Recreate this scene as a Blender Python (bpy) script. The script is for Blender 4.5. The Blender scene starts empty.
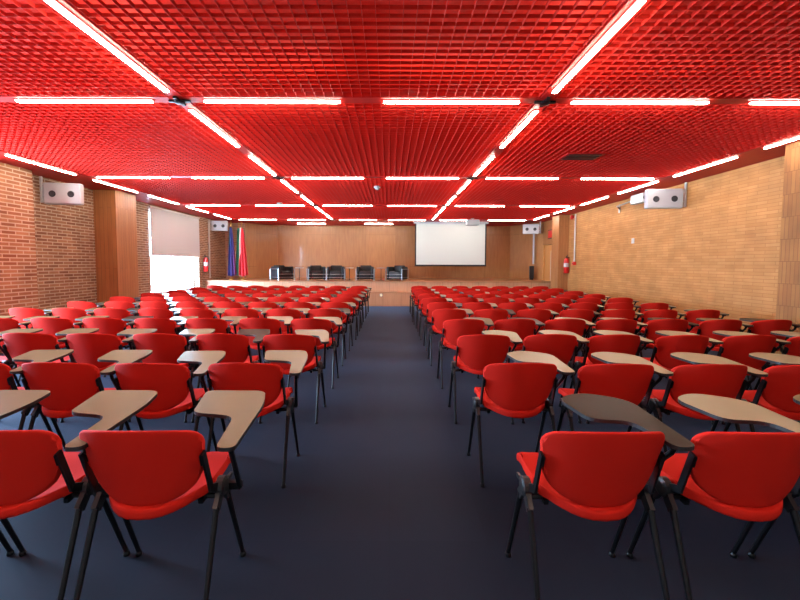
import bpy, bmesh, math, random
from mathutils import Vector, Matrix
random.seed(7)
C = bpy.context.scene.collection
PI = math.pi

# ------------------------------------------------------------------ helpers
def obj(name, bm, mat, parent=None, smooth=False, loc=None):
    me = bpy.data.meshes.new(name)
    bmesh.ops.recalc_face_normals(bm, faces=bm.faces[:])
    bm.to_mesh(me); bm.free()
    for m in (mat if isinstance(mat, (list, tuple)) else [mat]):
        me.materials.append(m)
    if smooth:
        for p in me.polygons: p.use_smooth = True
    o = bpy.data.objects.new(name, me); C.objects.link(o)
    if parent: o.parent = parent
    if loc: o.location = loc
    return o

def tag(o, label, cat, group=None, kind=None):
    o['label'] = label; o['category'] = cat
    if group: o['group'] = group
    if kind: o['kind'] = kind
    return o

def thing(name, label, cat, loc=(0, 0, 0), rz=0.0, group=None):
    o = bpy.data.objects.new(name, None); C.objects.link(o)
    o.empty_display_size = .1
    o.location = loc; o.rotation_euler = (0, 0, rz)
    return tag(o, label, cat, group)

def struct(name, bm, mat, parent=None, smooth=False):
    o = obj(name, bm, mat, parent, smooth)
    if not parent: o['kind'] = 'structure'
    return o

def B(): return bmesh.new()

def box(bm, x0, x1, y0, y1, z0, z1, bev=0.0, seg=2, mi=0):
    r = bmesh.ops.create_cube(bm, size=1.0)
    vs = r['verts']
    bmesh.ops.scale(bm, vec=(x1 - x0, y1 - y0, z1 - z0), verts=vs)
    bmesh.ops.translate(bm, vec=((x0 + x1) / 2, (y0 + y1) / 2, (z0 + z1) / 2), verts=vs)
    fs = list({f for v in vs for f in v.link_faces})
    for f in fs: f.material_index = mi
    if bev > 0:
        es = list({e for v in vs for e in v.link_edges})
        bmesh.ops.bevel(bm, geom=es, offset=bev, segments=seg, affect='EDGES', profile=.5)
    return bm

def tube(bm, pts, r, n=8, cap=True, r2=None):
    """round bar through points; r may taper to r2"""
    pts = [Vector(p) for p in pts]
    rings = []
    for i, p in enumerate(pts):
        if i == 0: t = pts[1] - p
        elif i == len(pts) - 1: t = p - pts[i - 1]
        else: t = (pts[i + 1] - p).normalized() + (p - pts[i - 1]).normalized()
        t.normalize()
        a = Vector((0, 0, 1)) if abs(t.z) < .9 else Vector((0, 1, 0))
        u = t.cross(a).normalized(); w = t.cross(u).normalized()
        rr = r if r2 is None else r + (r2 - r) * i / (len(pts) - 1)
        rings.append([bm.verts.new(p + (u * math.cos(2 * PI * k / n) + w * math.sin(2 * PI * k / n)) * rr) for k in range(n)])
    for i in range(len(rings) - 1):
        for k in range(n):
            bm.faces.new((rings[i][k], rings[i][(k + 1) % n], rings[i + 1][(k + 1) % n], rings[i + 1][k]))
    if cap:
        bm.faces.new(rings[0][::-1]); bm.faces.new(rings[-1])
    return bm

def bar(bm, p0, p1, w, t, side=(1, 0, 0)):
    """flat bar from p0 to p1: w across the other way, t along side"""
    p0, p1, s = Vector(p0), Vector(p1), Vector(side)
    d = (p1 - p0).normalized(); q = d.cross(s).normalized(); s = q.cross(d).normalized()
    vs = []
    for p in (p0, p1):
        for a, b in ((-1, -1), (1, -1), (1, 1), (-1, 1)):
            vs.append(bm.verts.new(p + s * a * t / 2 + q * b * w / 2))
    for f in ((0, 1, 2, 3), (7, 6, 5, 4), (0, 4, 5, 1), (1, 5, 6, 2), (2, 6, 7, 3), (3, 7, 4, 0)):
        bm.faces.new([vs[k] for k in f])
    return bm

def lathe(bm, prof, n=16, axis='Z', at=(0, 0, 0)):
    at = Vector(at); rings = []
    for r, h in prof:
        ring = []
        for k in range(n):
            a = 2 * PI * k / n
            if axis == 'Z': v = Vector((r * math.cos(a), r * math.sin(a), h))
            elif axis == 'Y': v = Vector((r * math.cos(a), h, r * math.sin(a)))
            else: v = Vector((h, r * math.cos(a), r * math.sin(a)))
            ring.append(bm.verts.new(at + v))
        rings.append(ring)
    for i in range(len(rings) - 1):
        for k in range(n):
            bm.faces.new((rings[i][k], rings[i][(k + 1) % n], rings[i + 1][(k + 1) % n], rings[i + 1][k]))
    bm.faces.new(rings[0][::-1]); bm.faces.new(rings[-1])
    return bm

def prism(bm, poly, z0, z1, bev=0.0):
    b = [bm.verts.new((x, y, z0)) for x, y in poly]; t = [bm.verts.new((x, y, z1)) for x, y in poly]
    bm.faces.new(b[::-1]); ft = bm.faces.new(t); n = len(poly)
    for k in range(n): bm.faces.new((b[k], b[(k + 1) % n], t[(k + 1) % n], t[k]))
    return bm

def round_poly(pts, rad, n=5):
    out = []
    m = len(pts)
    for i in range(m):
        p = Vector(pts[i]); a = Vector(pts[i - 1]); b = Vector(pts[(i + 1) % m])
        r = rad[i] if isinstance(rad, (list, tuple)) else rad
        da = (a - p); db = (b - p)
        l = min(r, da.length * .45, db.length * .45)
        s = p + da.normalized() * l; e = p + db.normalized() * l
        for k in range(n + 1):
            t = k / n
            out.append(tuple((1 - t) ** 2 * s + 2 * t * (1 - t) * p + t * t * e))
    return out

def shell(bm, fn, nu, nv, off, bev=.007):
    """closed slab between surface fn(u,v) and fn(u,v)+off"""
    us = [math.copysign(abs(math.sin(PI / 2 * t)) ** .85, t) for t in [-1 + 2 * i / nu for i in range(nu + 1)]]
    A = [[bm.verts.new(fn(us[i], j / nv)) for j in range(nv + 1)] for i in range(nu + 1)]
    Bv = [[bm.verts.new(Vector(fn(us[i], j / nv)) + Vector(off)) for j in range(nv + 1)] for i in range(nu + 1)]
    for i in range(nu):
        for j in range(nv):
            bm.faces.new((A[i][j], A[i + 1][j], A[i + 1][j + 1], A[i][j + 1]))
            bm.faces.new((Bv[i][j], Bv[i][j + 1], Bv[i + 1][j + 1], Bv[i + 1][j]))
    loop = [(i, 0) for i in range(nu)] + [(nu, j) for j in range(nv)] + [(i, nv) for i in range(nu, 0, -1)] + [(0, j) for j in range(nv, 0, -1)]
    rim = []
    for k in range(len(loop)):
        a, b = loop[k], loop[(k + 1) % len(loop)]
        f = bm.faces.new((A[a[0]][a[1]], Bv[a[0]][a[1]], Bv[b[0]][b[1]], A[b[0]][b[1]]))
        rim.append((A[a[0]][a[1]], A[b[0]][b[1]])); rim.append((Bv[a[0]][a[1]], Bv[b[0]][b[1]]))
    if bev:
        es = [e for p in rim for e in [bm.edges.get(p)] if e]
        bmesh.ops.bevel(bm, geom=es, offset=bev, segments=2, affect='EDGES', profile=.6)
    return bm

# ------------------------------------------------------------------ materials
def mat(name, col, rough=.5, metal=0.0, spec=.5, bump=None, var=None, sheen=0.0, coat=0.0):
    m = bpy.data.materials.new(name); m.use_nodes = True
    nt = m.node_tree; b = nt.nodes['Principled BSDF']
    b.inputs['Base Color'].default_value = (*col, 1); b.inputs['Roughness'].default_value = rough
    b.inputs['Metallic'].default_value = metal; b.inputs['Specular IOR Level'].default_value = spec
    if sheen: b.inputs['Sheen Weight'].default_value = sheen
    if coat: b.inputs['Coat Weight'].default_value = coat
    if bump or var:
        tc = nt.nodes.new('ShaderNodeTexCoord')
    if bump:
        n = nt.nodes.new('ShaderNodeTexNoise'); n.inputs['Scale'].default_value = bump[0]
        n.inputs['Detail'].default_value = 3
        nt.links.new(tc.outputs['Object'], n.inputs['Vector'])
        bp = nt.nodes.new('ShaderNodeBump'); bp.inputs['Strength'].default_value = bump[1]
        bp.inputs['Distance'].default_value = .003
        nt.links.new(n.outputs['Fac'], bp.inputs['Height']); nt.links.new(bp.outputs['Normal'], b.inputs['Normal'])
    if var:   # (scale, amount) gentle colour variation
        n = nt.nodes.new('ShaderNodeTexNoise'); n.inputs['Scale'].default_value = var[0]
        nt.links.new(tc.outputs['Object'], n.inputs['Vector'])
        mx = nt.nodes.new('ShaderNodeMix'); mx.data_type = 'RGBA'
        mx.inputs[6].default_value = (*[c * (1 - var[1]) for c in col], 1)
        mx.inputs[7].default_value = (*[min(1, c * (1 + var[1])) for c in col], 1)
        nt.links.new(n.outputs['Fac'], mx.inputs[0]); nt.links.new(mx.outputs[2], b.inputs['Base Color'])
    return m

def emit(name, col, s):
    m = bpy.data.materials.new(name); m.use_nodes = True
    nt = m.node_tree; nt.nodes.remove(nt.nodes['Principled BSDF'])
    e = nt.nodes.new('ShaderNodeEmission'); e.inputs[0].default_value = (*col, 1); e.inputs[1].default_value = s
    nt.links.new(e.outputs[0], nt.nodes['Material Output'].inputs[0])
    return m

def planar(nt):
    """vector (x+y, z, 0) from object coordinates: works on any upright axis-aligned face"""
    tc = nt.nodes.new('ShaderNodeTexCoord'); sp = nt.nodes.new('ShaderNodeSeparateXYZ')
    nt.links.new(tc.outputs['Object'], sp.inputs[0])
    ad = nt.nodes.new('ShaderNodeMath'); nt.links.new(sp.outputs[0], ad.inputs[0]); nt.links.new(sp.outputs[1], ad.inputs[1])
    cb = nt.nodes.new('ShaderNodeCombineXYZ'); nt.links.new(ad.outputs[0], cb.inputs[0]); nt.links.new(sp.outputs[2], cb.inputs[1])
    return cb.outputs[0]

def brick_mat(name, c1, c2, mortar, bw, rh, ms, rough=.8, bias=0.0, bump=.5):
    m = bpy.data.materials.new(name); m.use_nodes = True
    nt = m.node_tree; b = nt.nodes['Principled BSDF']; b.inputs['Roughness'].default_value = rough
    b.inputs['Specular IOR Level'].default_value = .3
    v = planar(nt)
    t = nt.nodes.new('ShaderNodeTexBrick')
    nt.links.new(v, t.inputs['Vector'])
    t.inputs['Color1'].default_value = (*c1, 1); t.inputs['Color2'].default_value = (*c2, 1)
    t.inputs['Mortar'].default_value = (*mortar, 1); t.inputs['Scale'].default_value = 1
    t.inputs['Brick Width'].default_value = bw; t.inputs['Row Height'].default_value = rh
    t.inputs['Mortar Size'].default_value = ms; t.inputs['Mortar Smooth'].default_value = .2
    t.inputs['Bias'].default_value = bias
    n = nt.nodes.new('ShaderNodeTexNoise'); n.inputs['Scale'].default_value = 3.0; n.inputs['Detail'].default_value = 6
    nt.links.new(v, n.inputs['Vector'])
    mx = nt.nodes.new('ShaderNodeMix'); mx.data_type = 'RGBA'; mx.blend_type = 'MULTIPLY'; mx.inputs[0].default_value = .55
    rp = nt.nodes.new('ShaderNodeValToRGB'); rp.color_ramp.elements[0].position = .3; rp.color_ramp.elements[1].position = .7
    rp.color_ramp.elements[0].color = (.55, .55, .55, 1)
    nt.links.new(n.outputs['Fac'], rp.inputs[0])
    nt.links.new(t.outputs['Color'], mx.inputs[6]); nt.links.new(rp.outputs[0], mx.inputs[7])
    nt.links.new(mx.outputs[2], b.inputs['Base Color'])
    bp = nt.nodes.new('ShaderNodeBump'); bp.invert = True; bp.inputs['Strength'].default_value = bump; bp.inputs['Distance'].default_value = .01
    nt.links.new(t.outputs['Fac'], bp.inputs['Height']); nt.links.new(bp.outputs['Normal'], b.inputs['Normal'])
    return m

def wood_mat(name, ca, cb, board=.0, rough=.4, vertical=True, seam=.006, coat=0.0, grain=1.0):
    m = bpy.data.materials.new(name); m.use_nodes = True
    nt = m.node_tree; b = nt.nodes['Principled BSDF']; b.inputs['Roughness'].default_value = rough
    b.inputs['Coat Weight'].default_value = coat
    v = planar(nt)
    mp = nt.nodes.new('ShaderNodeMapping'); mp.inputs['Scale'].default_value = (14 * grain, 1.2, 1) if vertical else (1.2, 14 * grain, 1)
    nt.links.new(v, mp.inputs[0])
    n = nt.nodes.new('ShaderNodeTexNoise'); n.inputs['Scale'].default_value = 1.6; n.inputs['Detail'].default_value = 5
    nt.links.new(mp.outputs[0], n.inputs['Vector'])
    rp = nt.nodes.new('ShaderNodeValToRGB'); rp.color_ramp.elements[0].position = .3; rp.color_ramp.elements[1].position = .72
    rp.color_ramp.elements[0].color = (*ca, 1); rp.color_ramp.elements[1].color = (*cb, 1)
    nt.links.new(n.outputs['Fac'], rp.inputs[0])
    out = rp.outputs[0]
    if board:
        t = nt.nodes.new('ShaderNodeTexBrick')
        m2 = nt.nodes.new('ShaderNodeMapping')
        if vertical: m2.inputs['Rotation'].default_value = (0, 0, PI / 2)
        nt.links.new(v, m2.inputs[0]); nt.links.new(m2.outputs[0], t.inputs['Vector'])
        t.inputs['Scale'].default_value = 1; t.inputs['Brick Width'].default_value = 2.6; t.inputs['Row Height'].default_value = board
        t.inputs['Mortar Size'].default_value = seam; t.inputs['Mortar Smooth'].default_value = .3
        t.inputs['Color1'].default_value = (1, 1, 1, 1); t.inputs['Color2'].default_value = (.84, .82, .8, 1); t.inputs['Mortar'].default_value = (.4, .36, .33, 1)
        mx = nt.nodes.new('ShaderNodeMix'); mx.data_type = 'RGBA'; mx.blend_type = 'MULTIPLY'; mx.inputs[0].default_value = 1
        nt.links.new(out, mx.inputs[6]); nt.links.new(t.outputs['Color'], mx.inputs[7]); out = mx.outputs[2]
        bp = nt.nodes.new('ShaderNodeBump'); bp.invert = True; bp.inputs['Strength'].default_value = .4; bp.inputs['Distance'].default_value = .006
        nt.links.new(t.outputs['Fac'], bp.inputs['Height']); nt.links.new(bp.outputs['Normal'], b.inputs['Normal'])
    nt.links.new(out, b.inputs['Base Color'])
    return m

def carpet_mat():
    m = bpy.data.materials.new('navy_floor'); m.use_nodes = True
    nt = m.node_tree; b = nt.nodes['Principled BSDF']
    b.inputs['Roughness'].default_value = .75; b.inputs['Specular IOR Level'].default_value = .12
    b.inputs['Sheen Weight'].default_value = .15; b.inputs['Sheen Roughness'].default_value = .3; b.inputs['Sheen Tint'].default_value = (.5, .68, 1, 1)
    tc = nt.nodes.new('ShaderNodeTexCoord')
    ck = nt.nodes.new('ShaderNodeTexBrick'); ck.offset = 0; ck.inputs['Scale'].default_value = 1
    ck.inputs['Brick Width'].default_value = .5; ck.inputs['Row Height'].default_value = .5
    ck.inputs['Mortar Size'].default_value = .002; ck.inputs['Color1'].default_value = (.0080, .0145, .031, 1)
    ck.inputs['Color2'].default_value = (.0098, .0175, .036, 1); ck.inputs['Mortar'].default_value = (.008, .013, .028, 1)
    nt.links.new(tc.outputs['Object'], ck.inputs['Vector'])
    n = nt.nodes.new('ShaderNodeTexNoise'); n.inputs['Scale'].default_value = 1.3; n.inputs['Detail'].default_value = 4
    nt.links.new(tc.outputs['Object'], n.inputs['Vector'])
    mx = nt.nodes.new('ShaderNodeMix'); mx.data_type = 'RGBA'; mx.blend_type = 'MULTIPLY'; mx.inputs[0].default_value = .35
    nt.links.new(ck.outputs['Color'], mx.inputs[6]); nt.links.new(n.outputs['Fac'], mx.inputs[7])
    nt.links.new(mx.outputs[2], b.inputs['Base Color'])
    n2 = nt.nodes.new('ShaderNodeTexNoise'); n2.inputs['Scale'].default_value = 260
    nt.links.new(tc.outputs['Object'], n2.inputs['Vector'])
    bp = nt.nodes.new('ShaderNodeBump'); bp.inputs['Strength'].default_value = .25; bp.inputs['Distance'].default_value = .002
    nt.links.new(n2.outputs['Fac'], bp.inputs['Height']); nt.links.new(bp.outputs['Normal'], b.inputs['Normal'])
    return m

M = {}
M['red_fabric'] = mat('red_fabric', (.48, .014, .007), .85, spec=.12, bump=(420, .2))
M['black_metal'] = mat('black_metal', (.006, .006, .007), .35, spec=.22)
M['black_plastic'] = mat('black_plastic', (.014, .014, .015), .4)
M['tablet'] = mat('tan_laminate', (.130, .092, .036), .33, spec=.10, var=(7, .10))
M['tablet_reflect'] = mat('wall_reflect_laminate', (.25, .215, .125), .30, spec=.14, var=(7, .08))  # tan laminate with the wall's pale reflection put into its colour
M['tablet_dark'] = mat('dark_laminate', (.018, .011, .004), .33, spec=.04, var=(6, .15))
M['ceiling_red'] = mat('ceiling_red_paint', (.48, .013, .009), .5, spec=.2)
M['grille_red'] = mat('grille_red_paint', (.58, .026, .015), .55, spec=.15)
M['ceiling_back'] = mat('ceiling_void_red', (.86, .036, .018), .6, spec=.15)
M['diffuser'] = emit('tube_glow', (1.0, .90, .76), 28.0)
M['added_glow'] = emit('added_uplight_glow', (1.0, .91, .80), 7.0)  # glow of the added uplights on top of the beams
M['white_metal'] = mat('white_metal', (.42, .44, .47), .4)
M['white_plastic'] = mat('white_plastic', (.45, .43, .40), .5)
M['grey_metal'] = mat('grey_metal', (.35, .36, .38), .4, .6)
M['dark_hole'] = mat('dark_driver', (.03, .03, .035), .6)
M['brick'] = brick_mat('red_brick', (.27, .105, .05), (.46, .225, .115), (.60, .46, .34), .25, .062, .010)
M['brick_dark'] = brick_mat('dark_brick', (.19, .088, .046), (.34, .175, .092), (.47, .37, .27), .235, .060, .010, bump=.8)  # darker brick with slightly finer courses for the left wall
M['brick_wash'] = brick_mat('washed_brick', (.44, .22, .14), (.54, .31, .21), (.52, .36, .27), .27, .078, .010)
M['brick_tan'] = brick_mat('tan_brick', (.42, .18, .052), (.49, .23, .073), (.33, .133, .040), .36, .054, .0045, .6, bump=.3)
M['pier_brick'] = brick_mat('pier_brick', (.27, .105, .030), (.34, .145, .042), (.20, .075, .02), .055, .29, .004, .65, bump=.3)
M['wood_panel'] = wood_mat('wood_panel', (.35, .140, .042), (.44, .19, .060), 1.22, .38, True, .004, .15, .6)
M['wood_slat'] = wood_mat('wood_slat', (.33, .130, .042), (.41, .175, .06), .085, .42, True, .003, .1)
M['wood_stage'] = wood_mat('stage_wood', (.48, .25, .135), (.58, .32, .18), .61, .45, True, .004)
M['wood_deck'] = wood_mat('deck_wood', (.34, .15, .06), (.44, .21, .09), .12, .35, False, .003)
M['wood_door'] = wood_mat('door_wood', (.46, .19, .05), (.56, .26, .08), 0, .4, True)
M['screen'] = mat('screen_fabric', (.50, .56, .53), .8, spec=.2)
M['black_border'] = mat('screen_border', (.015, .015, .015), .7)
M['leather'] = mat('black_leather', (.008, .008, .009), .45, spec=.3, bump=(60, .15))
M['chrome'] = mat('chrome', (.32, .32, .32), .35, 1.0)
M['red_paint'] = mat('red_enamel', (.55, .015, .012), .3, coat=.3)
M['blind'] = mat('grey_blind_fabric', (.47, .51, .55), .85, spec=.2)
M['frame_white'] = mat('window_frame_white', (.7, .7, .7), .45)
M['plaster'] = mat('plain_plaster', (.62, .56, .50), .8)
M['gold'] = mat('brass', (.6, .4, .12), .3, 1.0)
M['navy_floor'] = carpet_mat()

def glass_mat():
    m = bpy.data.materials.new('window_glass'); m.use_nodes = True
    nt = m.node_tree; nt.nodes.remove(nt.nodes['Principled BSDF'])
    t = nt.nodes.new('ShaderNodeBsdfTransparent'); g = nt.nodes.new('ShaderNodeBsdfGlossy'); g.inputs['Roughness'].default_value = .02
    mx = nt.nodes.new('ShaderNodeMixShader'); mx.inputs[0].default_value = .06
    nt.links.new(t.outputs[0], mx.inputs[1]); nt.links.new(g.outputs[0], mx.inputs[2])
    nt.links.new(mx.outputs[0], nt.nodes['Material Output'].inputs[0])
    return m
M['glass'] = glass_mat()

def flag_mat(name, cols, vertical=False):
    """bands across the cloth's own width (generated coords)"""
    m = bpy.data.materials.new(name); m.use_nodes = True
    nt = m.node_tree; b = nt.nodes['Principled BSDF']; b.inputs['Roughness'].default_value = .75
    tc = nt.nodes.new('ShaderNodeTexCoord'); sp = nt.nodes.new('ShaderNodeSeparateXYZ')
    nt.links.new(tc.outputs['UV'], sp.inputs[0])
    rp = nt.nodes.new('ShaderNodeValToRGB'); rp.color_ramp.interpolation = 'CONSTANT'
    e = rp.color_ramp.elements; n = len(cols)
    e[0].position = 0; e[0].color = (*cols[0], 1); e[1].position = 1 / n if n > 1 else 1; e[1].color = (*cols[min(1, n - 1)], 1)
    for k in range(2, n):
        q = e.new(k / n); q.color = (*cols[k], 1)
    nt.links.new(sp.outputs[0], rp.inputs[0]); nt.links.new(rp.outputs[0], b.inputs['Base Color'])
    return m

# ------------------------------------------------------------------ camera
F, PITCH, ROLL, CX, CY = 410.62, .0577, .0026, 389.93, 288.02
EYE = 1.40
cd = bpy.data.cameras.new('camera'); cam = bpy.data.objects.new('camera', cd); C.objects.link(cam)
cd.sensor_width = 36; cd.lens = F / 800 * 36; cd.clip_start = .02; cd.clip_end = 200
cd.shift_x = (400 - CX) / 800; cd.shift_y = -(300 - CY) / 800
cam.location = (0, 0, EYE)
cam.rotation_euler = (Matrix.Rotation(PI / 2 - PITCH, 4, 'X') @ Matrix.Rotation(ROLL, 4, 'Z')).to_euler()
bpy.context.scene.camera = cam

def px(X, Y, Z):
    Z = Z - EYE
    zc = Y * math.cos(PITCH) - Z * math.sin(PITCH)
    if zc < .05: return None
    yc = Y * math.sin(PITCH) + Z * math.cos(PITCH)
    return CX + F * X / zc, CY - F * yc / zc

# ------------------------------------------------------------------ the hall
CEIL = 2.967            # underside of beams and lights
X0, MOD, Y0, TL = -.27, 1.75, 4.031, 1.30   # light grid
XL, XR = -6.33, 5.66    # side walls
YB, YF = 16.85, -1.6    # stage wall, wall behind the camera
TOP = 3.42
gx = lambda i: X0 + i * MOD
gy = lambda j: Y0 + j * MOD

struct('floor', box(B(), XL - .4, XR + .4, YF - .2, YB + .3, -.12, 0), M['navy_floor'])

# ceiling: void slab, with beams, egg-crate grilles and margin panels as its parts
ceil = struct('ceiling', box(B(), XL - .4, XR + .4, YF - .2, YB + .3, 3.27, TOP), M['ceiling_back'])
BW = .13
for i in (-3, -1, 1, 3):
    struct('ceiling_beam', box(B(), gx(i) - BW / 2, gx(i) + BW / 2, YF, gy(6) + BW / 2, CEIL, CEIL + .06), M['ceiling_red'], ceil)
for j in (-2, 0, 2, 4, 6):
    bm = B()
    xs = [gx(-3), gx(-1), gx(1), gx(3)]
    for a, b in zip(xs[:-1], xs[1:]): box(bm, a + BW / 2, b - BW / 2, gy(j) - BW / 2, gy(j) + BW / 2, CEIL, CEIL + .06)
    struct('ceiling_beam', bm, M['ceiling_red'], ceil)
CELL, BH, BT = .0875, .027, .003
for a, b in ((-3, -1), (-1, 1), (1, 3)):
    for c, d in ((None, -2), (-2, 0), (0, 2), (2, 4), (4, 6)):
        x0, x1 = gx(a) + BW / 2, gx(b) - BW / 2
        y0 = (gy(c) + BW / 2) if c is not None else YF; y1 = gy(d) - BW / 2
        bm = B(); z0 = CEIL + .004
        k = 1
        while gx(a) + k * CELL < x1:
            x = gx(a) + k * CELL; k += 1
            if x > x0 + .01: box(bm, x - BT / 2, x + BT / 2, y0, y1, z0, z0 + BH)
        k = 1
        while gy(d) - k * CELL > y0:
            y = gy(d) - k * CELL; k += 1
            if y < y1 - .01: box(bm, x0, x1, y - BT / 2, y + BT / 2, z0 + .0006, z0 + BH - .0006)
        struct('grille_panel', bm, M['grille_red'], ceil)
for (x0, x1, y0, y1) in ((XL, gx(-3) - BW / 2, YF, gy(6) + BW / 2), (gx(3) + BW / 2, XR, YF, gy(6) + BW / 2), (XL, XR, gy(6) + BW / 2, YB)):
    struct('margin_panel', box(B(), x0, x1, y0, y1, CEIL + .004, 3.27), M['ceiling_red'], ceil)
# cross connectors where the beams meet
for i in (-1, 1):
    for j in (0, 2, 4, 6):
        bm = B(); lathe(bm, [(.035, CEIL - .004), (.05, CEIL - .012), (.05, CEIL - .03), (.02, CEIL - .036)], 10, 'Z', (gx(i), gy(j), 0))
        for a in range(4):
            dx, dy = math.cos(a * PI / 2), math.sin(a * PI / 2)
            bar(bm, (gx(i), gy(j), CEIL - .012), (gx(i) + .10 * dx, gy(j) + .10 * dy, CEIL - .012), .03, .02, (0, 0, 1))
        struct('beam_connector', bm, M['black_metal'], ceil)

# ---- lights
ORD = ['first', 'second', 'third', 'fourth', 'fifth', 'sixth', 'seventh', 'eighth', 'ninth', 'tenth', 'eleventh']
def tube_light(x, y, along, label, L=TL, w=.044, group='ceiling light strips', up=True):
    t = thing('light_strip', label, 'ceiling light', (x, y, CEIL), PI / 2 if along else 0, group)
    obj('light_housing', box(B(), -L / 2 - .012, L / 2 + .012, -w / 2 - .008, w / 2 + .008, -.008, 0, .002, 1), M['ceiling_red'], t)
    obj('diffuser', box(B(), -L / 2, L / 2, -w / 2, w / 2, -.024, -.0085, .007, 3), M['diffuser'], t)
    if up: obj('added_uplight', box(B(), -L / 2, L / 2, -.02, .02, .0605, .085, .006, 2), M['added_glow'], t)  # unseen tube, added to brighten the void above the grille
    return t
ROWN = {0: 'nearest', 2: 'second nearest', 4: 'third nearest', 6: 'fourth nearest'}
d = .015
cross = {-2.5: -.0, -1.5: -d, -.5: -d * 0 - .005, .5: .005 - d, 1.5: d * 1.3, 2.5: 0}
cross = {-2.5: 0, -1.5: -.02, -.5: .008, .5: -.012, 1.5: .02, 2.5: 0}
for j in (0, 2, 4, 6):
    vis = [i for i in (-2.5, -1.5, -.5, .5, 1.5, 2.5) if any((lambda p: p and 0 <= p[0] <= 800 and p[1] >= 0)(px(gx(i + s * .37), gy(j), CEIL)) for s in (-1, 1))]
    for i in (-2.5, -1.5, -.5, .5, 1.5, 2.5):
        if i not in vis: continue
        n = vis.index(i)
        tube_light(gx(i + cross[i]), gy(j), False,
                   'glowing white strip light, %s from left in the %s crosswise ceiling row' % (ORD[n], ROWN[j]))
for n, i in enumerate((-1.5, -.5, .5, 1.5)):
    tube_light(gx(i), gy(-2), False, 'strip light straight above the camera, %s of four from left' % ORD[n])
for i, sd in ((-1, 'left'), (1, 'right')):
    tube_light(gx(i), gy(-2.5), True, 'added unseen strip light behind the camera on the %s inner ceiling line' % sd)  # unseen strips, added to brighten the chair backs
LN = {-3: 'leftmost', -1: 'left inner', 1: 'right inner', 3: 'rightmost'}
for i in (-3, -1, 1, 3):
    ks = [k - .5 for k in range(-2, 7)]
    def seen(q, m=-5):
        for s in (-.37, .37):
            p = px(gx(i), gy(q + s), CEIL)
            if p and m <= p[0] <= 800 - m and p[1] >= m: return True
        return False
    vis = [q for q in ks if seen(q)]
    for q in ks:
        if q in vis:
            lab = 'glowing white strip light, %s from the camera in the %s lengthwise ceiling line' % (ORD[vis.index(q)], LN[i])
            tube_light(gx(i), gy(q), True, lab)
for n, (xc, s) in enumerate(((-3.03, 'left'), (-.44, 'right'))):
    tube_light(xc, 15.95, False, 'short strip light close to the stage back wall, the %s one of two' % s, 1.08, .045, 'strip lights by the stage wall', up=False)

# ---- walls
def win_wall(name, x0, x1, y0, y1, opens, m):
    """upright wall between x0..x1, along y, with openings (ya, yb, za, zb)"""
    bm = B(); y = y0
    for ya, yb, za, zb in opens:
        if ya > y: box(bm, x0, x1, y, ya, 0, TOP)
        if za > 0: box(bm, x0, x1, ya, yb, 0, za)
        box(bm, x0, x1, ya, yb, zb, TOP)
        y = yb
    box(bm, x0, x1, y, y1, 0, TOP)
    return struct(name, bm, m)
W1 = (10.88, 13.62, .55, CEIL - .12)
W2 = (2.6, 5.7, .55, CEIL - .12)
win_wall('wall_left', XL - .35, XL, YF, 15.85, [W2, W1], M['brick_dark'])
struct('wall_right', box(B(), XR, XR + .25, YF, 14.0, 0, TOP), M['brick_tan'])
struct('wall_rear', box(B(), XL - .2, XR + .2, YF - .2, YF, 0, TOP), M['plaster'])
struct('wall_stage', box(B(), -4.65, 4.92, YB, YB + .2, 0, TOP), M['wood_panel'])
# angled wings either side of the stage wall
def slab(name, p0, p1, th, m, z0=0, z1=TOP):
    p0, p1 = Vector((*p0, 0)), Vector((*p1, 0)); d_ = (p1 - p0).normalized(); n = Vector((-d_.y, d_.x, 0)) * th
    bm = B(); prism(bm, [tuple(v.xy) for v in (p0, p1, p1 + n, p0 + n)], z0, z1)
    return struct(name, bm, m)
slab('wall_stage_left', (-5.62, 15.95), (-4.60, YB), .2, M['wood_panel'])
slab('wall_stage_left.001', (XL - .1, 15.85), (-5.60, 15.95), .2, M['brick_wash'])
slab('wall_stage_right', (4.90, YB), (5.74, 15.26), .2, M['wood_panel'])
# thick brick pier at the left, its edge seen at the frame's border
struct('trim_1', box(B(), XL, -6.06, 5.9, 7.05, 0, CEIL), M['brick'])
# wood clad piers
struct('trim_2', box(B(), XL, -5.86, 8.85, 9.56, 0, CEIL), M['wood_slat'])
struct('trim_3', box(B(), 5.17, XR, 4.1, 5.47, 0, CEIL), M['pier_brick'])
struct('trim_4', box(B(), 5.34, XR + .1, 13.07, 13.62, 0, CEIL), M['wood_slat'])
# niche with door at the right of the stage
bm = B(); box(bm, XR, XR + .13, 14.0, 15.3, 2.12, TOP); box(bm, XR + .13, XR + .3, 13.9, 15.7, 0, TOP)
struct('wall_niche', bm, M['wood_slat'])
bm = B(); box(bm, XR + .001, XR + .12, 14.0, 14.12, 0, 2.12); box(bm, XR + .001, XR + .12, 15.16, 15.3, 0, 2.12)
struct('trim_5', bm, M['wood_door'])
dr = struct('door_1', box(B(), XR + .05, XR + .09, 14.12, 15.16, 0, 2.10), M['wood_door'])
bm = B(); tube(bm, [(XR + .05, 14.24, 1.02), (XR, 14.24, 1.02), (XR, 14.36, 1.02)], .01, 8); struct('door_handle', bm, M['grey_metal'], dr)
bm = B(); box(bm, XR + .041, XR + .049, 14.60, 14.62, .3, 1.9); struct('door_trim', bm, M['white_metal'], dr)

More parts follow.
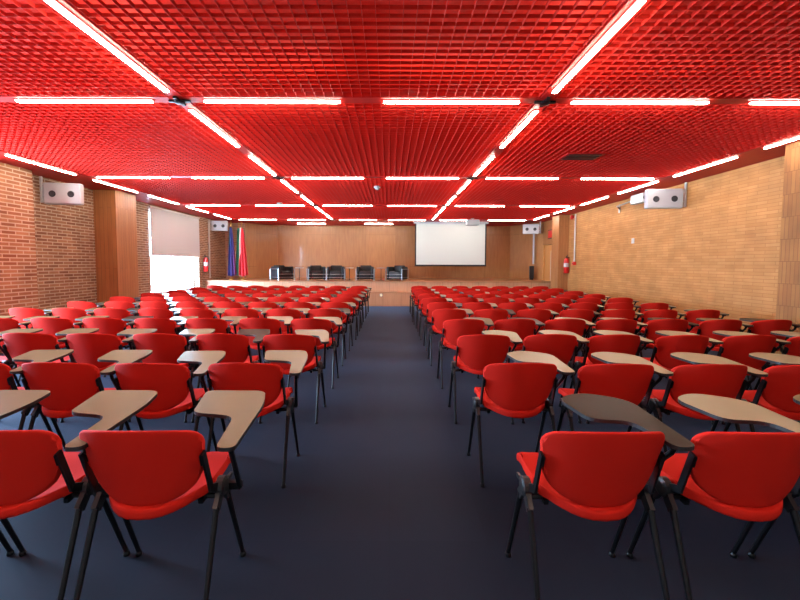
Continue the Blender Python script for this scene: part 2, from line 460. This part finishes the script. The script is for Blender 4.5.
# windows
def window(name, W, blind_z):
    ya, yb, za, zb = W; x = XL - .2
    bm = B()
    box(bm, x - .03, x + .03, ya, ya + .06, za, zb); box(bm, x - .03, x + .03, yb - .06, yb, za, zb)
    box(bm, x - .03, x + .03, ya, yb, za, za + .06); box(bm, x - .03, x + .03, ya, yb, zb - .06, zb)
    box(bm, x - .025, x + .025, (ya + yb) / 2 - .025, (ya + yb) / 2 + .025, za + .06, zb - .06)
    w = struct(name, bm, M['frame_white'])
    struct('pane', box(B(), x - .004, x + .004, ya + .06, yb - .06, za + .06, zb - .06), M['glass'], w)
    struct('window_sill', box(B(), XL - .34, XL + .03, ya - .03, yb + .03, za - .035, za, .006), M['frame_white'], w)
window('window_1', W1, 1.6)
window('window_2', W2, 1.6)
def blind(W, zb, label):
    ya, yb, za, zt = W; x = XL + .035
    t = thing('roller_blind', label, 'window blind', (x, (ya + yb) / 2, zt + .07))
    L = (yb - ya) / 2
    obj('fabric', box(B(), -.003, .003, -L - .03, L + .0, zb - zt - .07, -.02), M['blind'], t)
    bm = B(); tube(bm, [(0, -L - .03, -.02), (0, L, -.02)], .028, 12); obj('roller', bm, M['frame_white'], t)
    bm = B(); tube(bm, [(0, -L - .03, zb - zt - .07), (0, L, zb - zt - .07)], .011, 8); obj('bottom_rail', bm, M['frame_white'], t)
blind(W1, 1.62, 'grey roller blind half lowered over the bright window on the left wall')

# ------------------------------------------------------------------ stage
STG = .83
sb = struct('trim_6', box(B(), XL, 5.60, 14.05, YB, 0, STG - .03), M['wood_stage'])
sd = struct('trim_7', box(B(), XL, 5.60, 13.98, YB, STG - .03, STG), M['wood_deck'])
st = struct('trim_8', box(B(), -4.9, 4.9, 13.66, 14.05, 0, .45), M['wood_stage'])
struct('step_edge', box(B(), -4.9, 4.9, 13.645, 14.05, .45, .468), M['wood_deck'], st)

# projection screen hung in front of the stage wall
t = thing('projection_screen', 'large white projection screen with black border hanging over the stage', 'projection screen', (2.24, 15.25, CEIL))
obj('screen_fabric', box(B(), -1.27, 1.27, -.004, .004, -1.575, -.06), M['screen'], t)
bm = B()
box(bm, -1.32, -1.27, -.006, .004, -1.62, -.06); box(bm, 1.27, 1.32, -.006, .004, -1.62, -.06); box(bm, -1.27, 1.27, -.006, .004, -1.62, -1.575)
obj('screen_border', bm, M['black_border'], t)
obj('screen_casing', box(B(), -1.38, 1.38, -.05, .05, -.07, .004, .008), M['white_metal'], t)
bm = B(); tube(bm, [(-1.33, 0, -1.625), (1.33, 0, -1.625)], .012, 8); obj('weight_bar', bm, M['black_border'], t)

# projector below the ceiling in front of the screen
t = thing('projector', 'white projector under the ceiling near the screen top', 'projector', (2.81, 14.1, CEIL))
obj('projector_body', box(B(), -.21, .21, -.15, .15, -.23, -.05, .02), M['screen'], t)
bm = B(); tube(bm, [(0, 0, -.05), (0, 0, -.001)], .025, 10); lathe(bm, [(.06, -.012), (.06, -.0005)], 14); obj('ceiling_mount', bm, M['white_plastic'], t)
bm = B(); lathe(bm, [(.035, .15), (.035, .17), (.028, .175)], 14, 'Y', (.07, 0, -.14)); obj('lens', bm, M['dark_hole'], t)

# detectors and vent
def detector(x, y, label):
    t = thing('smoke_detector', label, 'smoke detector', (x, y, CEIL))
    bm = B(); lathe(bm, [(.065, -.02), (.07, -.012), (.07, .02)], 18); obj('base', bm, M['white_plastic'], t)
    bm = B(); lathe(bm, [(.03, -.055), (.045, -.045), (.05, -.0205)], 18); obj('sensor', bm, M['white_plastic'], t)
detector(-.26, 8.45, 'white smoke detector on the red ceiling, nearer of the two')
detector(-2.85, 10.7, 'white smoke detector on the red ceiling, farther and more to the left')
t = thing('ceiling_vent', 'dark square ventilation outlet in the red ceiling right of the aisle', 'vent', (2.77, 6.05, CEIL))
obj('vent_frame', box(B(), -.27, .27, -.17, .17, -.006, .012), M['ceiling_red'], t)
bm = B()
for k in range(4): box(bm, -.23, .23, -.135 + k * .08, -.105 + k * .08, -.016, -.0065)
obj('vent_slats', bm, M['black_plastic'], t)

# ------------------------------------------------------------------ wall speakers
def wall_speaker(loc, rz, label, w=.92, h=.42, dp=.12, bside=-1, tilt=0):
    """front faces local -Y; hangs from a bracket at its bside end"""
    t = thing('wall_speaker', label, 'speaker', loc, rz, 'white speakers on the walls')
    bm = B(); box(bm, -w / 2, w / 2, 0, dp, -h / 2, h / 2, .03, 3)
    obj('cabinet', bm, M['white_metal'], t)
    for s in (-1, 1):
        bm = B(); lathe(bm, [(.052, .006), (.058, -.004), (.045, -.009), (.02, -.004)], 20, 'Y', (s * w * .245, 0, -.01))
        obj('driver', bm, M['dark_hole'], t)
    bm = B(); xb = bside * (w / 2 + .05)
    tube(bm, [(xb, dp * .5, -.16), (xb, dp * .5, .30)], .022, 10)
    tube(bm, [(xb, dp * .5, .14), (bside * (w / 2 - .01), dp * .5, .14)], .014, 8)
    tube(bm, [(xb, dp * .5, -.06), (bside * (w / 2 - .01), dp * .5, -.06)], .014, 8)
    tube(bm, [(xb, dp * .5, .12), (xb, dp * 1.9, .12)], .014, 8)
    obj('wall_bracket', bm, M['white_metal'], t)
    return t

# ------------------------------------------------------------------ extinguishers, pipes
def extinguisher(loc, rz, label):
    t = thing('fire_extinguisher', label, 'fire extinguisher', loc, rz, 'fire extinguishers')
    bm = B(); lathe(bm, [(.06, 0), (.08, .02), (.08, .40), (.06, .46), (.025, .49)], 18); obj('cylinder', bm, M['red_paint'], t, True)
    bm = B(); box(bm, -.018, .018, -.018, .018, .49, .53); bar(bm, (0, .01, .53), (0, -.10, .565), .02, .02); bar(bm, (0, .01, .51), (0, -.09, .50), .016, .02); obj('valve', bm, M['black_plastic'], t)
    bm = B(); tube(bm, [(.02, 0, .51), (.09, 0, .50), (.11, 0, .40), (.105, -.02, .20)], .011, 8); obj('hose', bm, M['black_plastic'], t)
    bm = B(); lathe(bm, [(.081, .20), (.0815, .32)], 18); obj('paper_band', bm, M['white_plastic'], t)
    return t
extinguisher((-6.25, 13.95, 1.13), 0, 'red fire extinguisher on the brick pier beside the bright window')
extinguisher((5.57, 12.99, 1.13), 0, 'red fire extinguisher hanging on the wood pier right of the stage')

def pipe(name, pts, r, m, label, cat):
    bm = B(); tube(bm, pts, r, 8); return tag(obj(name, bm, M[m], smooth=False), label, cat)
pipe('wall_conduit', [(5.62, 12.55, 1.50), (5.62, 12.55, 2.93)], .022, 'white_plastic', 'thin pale vertical conduit on right wall above the red call point', 'pipe')
t = thing('call_point', 'small red fire call point at the foot of the thin conduit', 'alarm button', (5.615, 12.55, 1.44))
obj('casing', box(B(), -.05, .045, -.05, .05, -.05, .05, .008), M['red_paint'], t)
bm = B(); lathe(bm, [(.02, -.058), (.02, -.0505)], 12, 'X'); obj('button', bm, M['black_plastic'], t)
t = thing('alarm_bell', 'small dark red alarm bell high on the right wall', 'alarm bell', (5.60, 12.75, 2.86))
bm = B(); lathe(bm, [(.03, -.05), (.07, -.03), (.08, 0)], 16, 'X'); obj('bell', bm, M['red_paint'], t)
bm = B(); box(bm, 0, .06, -.04, .04, -.04, .04); obj('mount', bm, M['red_paint'], t)
pipe('wall_conduit', [(-6.29, 14.35, .9), (-6.29, 14.35, 2.93)], .028, 'white_plastic', 'white vertical conduit on the brick wall left of the stage', 'pipe')
pipe('cable_trunking', [(5.42, 15.56, 1.42), (5.42, 15.56, 2.75)], .035, 'white_metal', 'grey white vertical cable trunking on the wood wall beside the door', 'pipe')
t = thing('equipment_box', 'tall black equipment box below the cable trunking at the stage right', 'equipment box', (5.33, 15.48, STG))
obj('casing', box(B(), -.08, .08, -.05, .05, .05, .52, .01), M['black_plastic'], t)
bm = B(); box(bm, -.06, .06, -.04, .04, 0, .05); obj('base', bm, M['black_metal'], t)
t = thing('exit_sign', 'small dark red sign panel above the door right of the stage', 'sign', (XR - .03, 14.5, 2.47))
obj('panel', box(B(), -.012, .03, -.19, .19, -.13, .13, .005), M['red_paint'], t)
obj('frame', box(B(), -.004, .029, -.22, .22, -.16, .16, .005), M['black_plastic'], t)

t = thing('wall_plate', 'tiny white plate in the middle of the right tan brick wall', 'wall plate', (XR, 9.61, 1.96))
obj('cover', box(B(), -.012, 0, -.05, .05, -.06, .06, .004), M['white_metal'], t)
obj('insert', box(B(), -.018, -.0125, -.03, .03, -.035, .035, .002), M['white_plastic'], t)
# ------------------------------------------------------------------ flags
def flag(loc, cols, label, ph, lean):
    t = thing('flag', label, 'flag', loc, 0, 'flags left of the stage')
    bm = B(); lathe(bm, [(.085, 0), (.085, .03), (.05, .06), (.03, .1)], 16); obj('base', bm, M['gold'], t)
    top = (lean, 0, 2.02)
    bm = B(); tube(bm, [(0, 0, .08), top], .014, 8); obj('pole', bm, M['gold'], t)
    bm = B(); lathe(bm, [(.012, 2.0), (.035, 2.03), (.03, 2.06), (.004, 2.11)], 10, 'Z', (lean, 0, 0)); obj('finial', bm, M['gold'], t)
    bm = B(); uv = bm.loops.layers.uv.new('UVMap'); nu, nv = 28, 22; G = []
    for i in range(nu + 1):
        col = []
        for j in range(nv + 1):
            u, v = i / nu, j / nv
            wd = .06 + .19 * v ** .7
            a = u * 5.5 * PI + ph
            x = lean * (1 - v * .8) + (u - .35) * wd * 1.25 + .012 * math.cos(a * 1.3)
            y = -.03 - .045 * math.sin(a) * (.4 + v) - .02
            z = 1.88 - v * 1.76 + .10 * (abs(u - .4)) * (v)
            col.append(bm.verts.new((x, y, z)))
        G.append(col)
    for i in range(nu):
        for j in range(nv):
            f = bm.faces.new((G[i][j], G[i + 1][j], G[i + 1][j + 1], G[i][j + 1]))
            for l, (a, b) in zip(f.loops, ((i, j), (i + 1, j), (i + 1, j + 1), (i, j + 1))):
                l[uv].uv = ((a / nu + .55 * b / nv) * .66, b / nv)
    o = obj('cloth', bm, flag_mat('flag_cloth', cols), t, True)
    md = o.modifiers.new('thick', 'SOLIDIFY'); md.thickness = .003
    return t
flag((-5.70, 14.75, STG), [(.015, .08, .13), (.02, .03, .16), (.035, .02, .12), (.09, .015, .09)], 'blue and purple flag hanging folded, leftmost of the three flags', 0, .02)
flag((-5.56, 15.2, STG), [(.02, .22, .13), (.03, .26, .16), (.65, .6, .55), (.45, .02, .03)], 'green white and red flag hanging folded between the two others', 1.1, .0)
flag((-5.33, 14.95, STG), [(.75, .7, .66), (.5, .02, .03), (.55, .02, .03), (.5, .03, .03)], 'white and red flag hanging folded, rightmost of the three flags', 2.2, -.04)

# ------------------------------------------------------------------ armchairs and side tables on the stage
def copy_tree(o, parent=None):
    c = o.copy(); C.objects.link(c); c.parent = parent
    for ch in o.children: copy_tree(ch, c)
    return c
def make_armchair():
    t = thing('armchair', '', 'armchair')
    W, D, H = .62, .60, .53
    obj('seat_cushion', box(B(), -.20, .20, -.27, .18, .05, .33, .03, 3), M['leather'], t, True)
    obj('back_cushion', box(B(), -.20, .20, .185, .29, .05, H, .03, 3), M['leather'], t, True)
    for s in (-1, 1):
        x0, x1 = (s * .205, s * .29) if s > 0 else (s * .29, s * .205)
        obj('arm_cushion', box(B(), x0, x1, -.27, .29, .04, .485, .025, 3), M['leather'], t, True)
    bm = B(); r = .014
    for s in (-1, 1):
        x = s * .308
        tube(bm, [(x, -.295, 0), (x, -.295, .40)], r, 8); tube(bm, [(x, .305, 0), (x, .305, .40)], r, 8)
        tube(bm, [(x, -.295, .40), (x, .305, .40)], r, 8); tube(bm, [(x, -.295, .11), (x, .305, .11)], r * .8, 8)
    tube(bm, [(-.308, -.295, .11), (.308, -.295, .11)], r * .8, 8); tube(bm, [(-.308, .305, .40), (.308, .305, .40)], r, 8)
    tube(bm, [(-.308, -.29, .22), (.308, -.29, .22)], r * .8, 8)
    obj('frame', bm, M['chrome'], t)
    return t
ARM = make_armchair()
def stage_x(u, D): return (u - CX) / F * D
spots = [(282.5, 14.5, .75, 'black armchair with chrome frame on stage, leftmost and turned towards the middle'),
         (316.5, 14.42, .28, 'black armchair with chrome frame on stage, second from left, close beside another'),
         (336, 14.42, .06, 'black armchair with chrome frame on stage, third from left, close beside another'),
         (365.5, 14.42, 0, 'black armchair with chrome frame on stage, standing alone between two small tables'),
         (397, 14.42, -.42, 'black armchair with chrome frame on stage, rightmost, left of the screen')]
for n, (u, D, rz, lab) in enumerate(spots):
    o = ARM if n == 0 else copy_tree(ARM)
    o.location = (stage_x(u, D), D, STG); o.rotation_euler = (0, 0, rz)
    tag(o, lab, 'armchair', 'armchairs on the stage')
def make_side():
    t = thing('side_table', '', 'table')
    bm = B(); lathe(bm, [(.15, .425), (.155, .43), (.155, .445), (.15, .45)], 24); obj('table_top', bm, M['white_plastic'], t)
    bm = B(); tube(bm, [(0, 0, .012), (0, 0, .425)], .012, 8); obj('leg', bm, M['black_metal'], t)
    bm = B(); lathe(bm, [(.11, 0), (.11, .008), (.02, .014)], 20); obj('base', bm, M['black_metal'], t)
    return t
SID = make_side()
for n, (u, lab) in enumerate(((299.5, 'small white topped side table between the two leftmost armchairs'), (349.5, 'small white topped side table left of the lone middle armchair'), (381, 'small white topped side table right of the lone middle armchair'))):
    o = SID if n == 0 else copy_tree(SID)
    o.location = (stage_x(u, 14.6), 14.6, STG); tag(o, lab, 'table', 'side tables on the stage')

# step light set in the lower stage riser
t = thing('step_light', 'small round white light set in the wooden stage riser at the aisle', 'light', (-.29, 13.655, .375))
bm = B(); lathe(bm, [(.055, -.012), (.055, 0)], 16, 'Y'); obj('rim', bm, M['white_metal'], t)
bm = B(); lathe(bm, [(.04, -.016), (.04, -.0125)], 16, 'Y'); obj('lens', bm, emit('step_glow', (1, .75, .5), .5), t)

# speakers: (front faces roughly the camera)
wall_speaker((-5.87, 7.42, 2.65), math.radians(8), 'white speaker on the left brick wall between pier and wood column', w=.62, h=.38, bside=-1)
wall_speaker((5.25, 7.92, 2.67), math.radians(-8), 'white speaker high on the right tan wall, largest of the speakers', w=.66, h=.37, bside=1)
wall_speaker((-6.00, 14.5, 2.74), math.radians(4), 'white speaker on the brick left of the flags', w=.56, h=.36, bside=-1)
wall_speaker((5.13, 15.05, 2.70), math.radians(-10), 'white speaker on the wood wall right of the stage near the door', w=.56, h=.36, bside=1)
t = thing('bracket_box', 'slim white box on an arm behind the big right wall speaker', 'wall box', (5.40, 9.0, 2.83))
obj('casing', box(B(), -.07, .07, -.22, .22, -.10, .10, .02), M['white_metal'], t)
bm = B(); tube(bm, [(.0, .22, 0), (.05, .95, -.03), (.24, 1.2, -.05)], .018, 8); tube(bm, [(.24, 1.2, -.15), (.24, 1.2, .05)], .018, 8); obj('arm', bm, M['grey_metal'], t)
bm = B(); lathe(bm, [(.05, -.23), (.05, -.221)], 16, 'Y'); obj('lens', bm, M['dark_hole'], t)

# ------------------------------------------------------------------ the red chairs
def back_fn(u, v):
    au = abs(u); hw = .236
    c = max(0, (au - .80) / .20)
    zt = .797 - .034 * u * u - .040 * (1 - math.sqrt(max(0, 1 - c * c)))
    zb = .464 + .105 * au ** 3 + .05 * (1 - math.sqrt(max(0, 1 - c * c)))
    z = zb + (zt - zb) * v
    x = u * (hw - .014 * (1 - v))
    y = .085 * (1 - (z - .5) / .3) + .085 * u * u + .004
    return (x, y, z)
def seat_fn(u, v):
    au = abs(u)
    yr = .050 + .15 * au ** 2.4; yf = .495 - .02 * au ** 12
    y = yr + (yf - yr) * v
    hw = .206 + .004 * v
    z = .449 + .055 * (y / .5) + .014 * u * u + .012 * (1 - v) ** 4 - .018 * max(0, (v - .75) / .25) ** 2
    return (u * hw, y, z)
TABP = [(.353, .015), (.285, .010), (.222, .325), (.015, .36), (-.075, .68), (.235, .69), (.297, .50)]
TABR = [.05, .05, .06, .045, .05, .06, .12]
TABP_R = [(.355, .03), (.270, .025), (.268, .285), (.10, .315), (.085, .60), (.25, .685), (.43, .56)]
TABR_R = [.05, .05, .06, .06, .12, .08, .12]
PIV = Vector((.318, .07))
def make_chair():
    t = thing('chair', '', 'chair')
    bm = B(); shell(bm, back_fn, 26, 10, (0, -.024, .004), .009); obj('backrest', bm, M['red_fabric'], t, True)
    bm = B(); shell(bm, seat_fn, 18, 12, (0, 0, -.042), .012); obj('seat', bm, M['red_fabric'], t, True)
    for s in (-1, 1):
        # strap holding the back, cranked down to the side hub
        bm = B(); x = s * .234
        bar(bm, (x, .095, .672), (x, .160, .490), .028, .010); bar(bm, (x, .152, .498), (x + s * .006, .240, .462), .032, .012)
        bar(bm, (x - s * .008, .100, .665), (x - s * .008, .112, .62), .03, .006)
        obj('back_bracket', bm, M['black_metal'], t)
        bm = B(); hx = s * .246
        lathe(bm, [(.026, -.020), (.040, -.014), (.040, .014), (.026, .020)], 14, 'X', (hx, .235, .465))
        bar(bm, (hx, .235, .465), (hx, .172, .395), .042, .020); bar(bm, (hx, .235, .465), (hx, .298, .395), .042, .020)
        bar(bm, (hx, .235, .465), (hx, .34, .462), .018, .012)
        obj('side_hub', bm, M['black_plastic'], t)
        for yy, yf in ((.175, .022), (.290, .448)):
            bm = B(); tube(bm, [(hx, yy, .405), (s * .250, yf, .018)], .0125, 10, r2=.010)
            lathe(bm, [(.015, 0), (.015, .012), (.010, .022)], 10, 'Z', (s * .250, yf, 0))
            obj('leg', bm, M['black_metal'], t)
    bm = B()
    tube(bm, [(-.24, .235, .421), (.24, .235, .421)], .012, 8); tube(bm, [(-.20, .36, .428), (.20, .36, .428)], .010, 8)
    bar(bm, (-.17, .20, .414), (-.17, .44, .438), .02, .02); bar(bm, (.17, .20, .414), (.17, .44, .438), .02, .02)
    obj('seat_frame', bm, M['black_metal'], t)
    return t
def make_tablet(m, P, RR):
    pl = [(x - PIV.x, y - PIV.y) for x, y in round_poly(P, RR, 5)]
    bm = B(); prism(bm, pl, -.009, .007)
    top = [f for f in bm.faces if f.normal.z > .9 or all(v.co.z > 0 for v in f.verts)]
    o = obj('writing_tablet', bm, [m, M['black_plastic']], None)
    for p in o.data.polygons:
        zz = [o.data.vertices[k].co.z for k in p.vertices]
        p.material_index = 0 if min(zz) > 0 else 1
    return o
def make_support(t):
    bm = B()
    tube(bm, [(.262, .30, .425), (.282, .20, .56), (.306, .10, .675), (.312, .085, .711)], .011, 8)
    lathe(bm, [(.024, .699), (.024, .7125)], 14, 'Z', (.312, .085, 0))
    bar(bm, (.195, .30, .432), (.270, .30, .432), .03, .03, (0, 1, 0))
    o = obj('tablet_arm', bm, M['black_metal'], t)
    return o
CH = make_chair(); SUP = make_support(CH)
TB = {(k, sd): make_tablet(M[k], *((TABP, TABR) if sd < 0 else (TABP_R, TABR_R))) for k in ('tablet', 'tablet_reflect', 'tablet_dark') for sd in (-1, 1)}
tab_data = {k: o.data for k, o in TB.items()}
for o in TB.values(): bpy.data.objects.remove(o)

ROWY = [1.452, 2.484, 3.53, 4.555, 5.56, 6.55, 7.54, 8.50, 9.48, 10.55, 11.55]
def visible(x, y):
    for dx, dy, z in ((-.23, 0, .8), (.23, 0, .8), (0, 0, .8), (0, .5, .47), (-.25, .02, 0), (.25, .02, 0), (-.25, .43, .1), (.25, .43, .1), (-.07, .68, .73), (.43, .55, .73), (.3, .68, .73)):
        p = px(x + dx, y + dy, z)
        if p and 2 <= p[0] <= 798 and p[1] <= 598: return True
    return False
first = True
for r, ry in enumerate(ROWY):
    for side in (-1, 1):
        n = 8 if side < 0 else 7
        for k in range(n):
            if side < 0:
                x = -.880 - k * (.568 if r < 3 else .58); 
                if r == 0: x = -.955 - k * .56
            else:
                x = .820 + k * .572
                if r == 0: x = .822 + k * .585
            if r: x *= (ry + .085) / ry
            jx = random.uniform(-.012, .012); jy = random.uniform(-.02, .02); jr = random.uniform(-.02, .02)
            tr = (random.uniform(-.03, .06) if side < 0 else random.uniform(-.05, .05))
            if r == 0: jx = jy = jr = 0; tr = -.04 if side < 0 else .05
            kind = random.choices(('tablet', 'tablet_reflect', 'tablet_dark'), (.82, .06, .12) if side < 0 else (.35, .5, .15))[0]
            if r == 0: kind = {(-1, 0): 'tablet', (-1, 1): 'tablet', (-1, 2): 'tablet', (1, 0): 'tablet_dark', (1, 1): 'tablet_reflect'}.get((side, k), 'tablet')
            if r == 1: kind = 'tablet' if side < 0 else 'tablet_reflect'
            if not visible(x, ry): continue
            if first: o = CH; first = False
            else: o = copy_tree(CHP)
            if o is CH:
                tb = bpy.data.objects.new('writing_tablet', tab_data[kind, side]); C.objects.link(tb); tb.parent = CH
                CHP = CH
            else:
                tb = [c for c in o.children if c.name.startswith('writing_tablet')][0]
                tb.data = tab_data[kind, side]
            sh = (.035 if r == 0 else .012) if side < 0 else (-.035 if r == 0 else -.025)
            tb.location = (PIV.x + sh, PIV.y, .722)
            [c for c in o.children if c.name.startswith('tablet_arm')][0].location = (sh, 0, 0); tb.rotation_euler = (0, 0, tr)
            o.location = (x + jx, ry + jy, 0); o.rotation_euler = (0, 0, jr)
            where = 'left' if side < 0 else 'right'
            row = {0: 'row nearest the camera', 10: 'farthest row near the stage'}.get(r, '%s row from the camera' % ORD[r])
            tag(o, 'red chair, %s, %s block, %s' % (row, where, 'beside the aisle' if k == 0 else '%s seat from the aisle' % ORD[k]), 'chair', 'red chairs with writing tablets')

# ------------------------------------------------------------------ daylight
w = bpy.data.worlds.new('sky'); bpy.context.scene.world = w; w.use_nodes = True
nt = w.node_tree; bg = nt.nodes['Background']
tc = nt.nodes.new('ShaderNodeTexCoord'); sp = nt.nodes.new('ShaderNodeSeparateXYZ'); nt.links.new(tc.outputs['Generated'], sp.inputs[0])
rp = nt.nodes.new('ShaderNodeValToRGB'); rp.color_ramp.elements[0].position = .0; rp.color_ramp.elements[0].color = (.50, .74, 1, 1)
rp.color_ramp.elements[1].position = 1; rp.color_ramp.elements[1].color = (.36, .62, 1, 1)
nt.links.new(sp.outputs[2], rp.inputs[0]); nt.links.new(rp.outputs[0], bg.inputs[0])
bg.inputs[1].default_value = 42.0
for W in (W1, W2):   # portals guide the sky light through the two windows
    l = bpy.data.lights.new('window_portal', 'AREA'); l.shape = 'RECTANGLE'; l.cycles.is_portal = True
    l.size = W[1] - W[0]; l.size_y = W[3] - W[2]
    o = bpy.data.objects.new('window_portal', l); C.objects.link(o)
    o.location = (XL - .3, (W[0] + W[1]) / 2, (W[2] + W[3]) / 2)
    o.rotation_euler = (PI / 2, 0, -PI / 2)

S = bpy.context.scene
S.view_settings.view_transform = 'Standard'; S.view_settings.look = 'None'
S.view_settings.exposure = 1.2; S.view_settings.gamma = 1; S.view_settings.use_curve_mapping = False
S.cycles.use_denoising = True
S.cycles.max_bounces = 8; S.cycles.diffuse_bounces = 5; S.cycles.glossy_bounces = 4
S.cycles.sample_clamp_indirect = 5
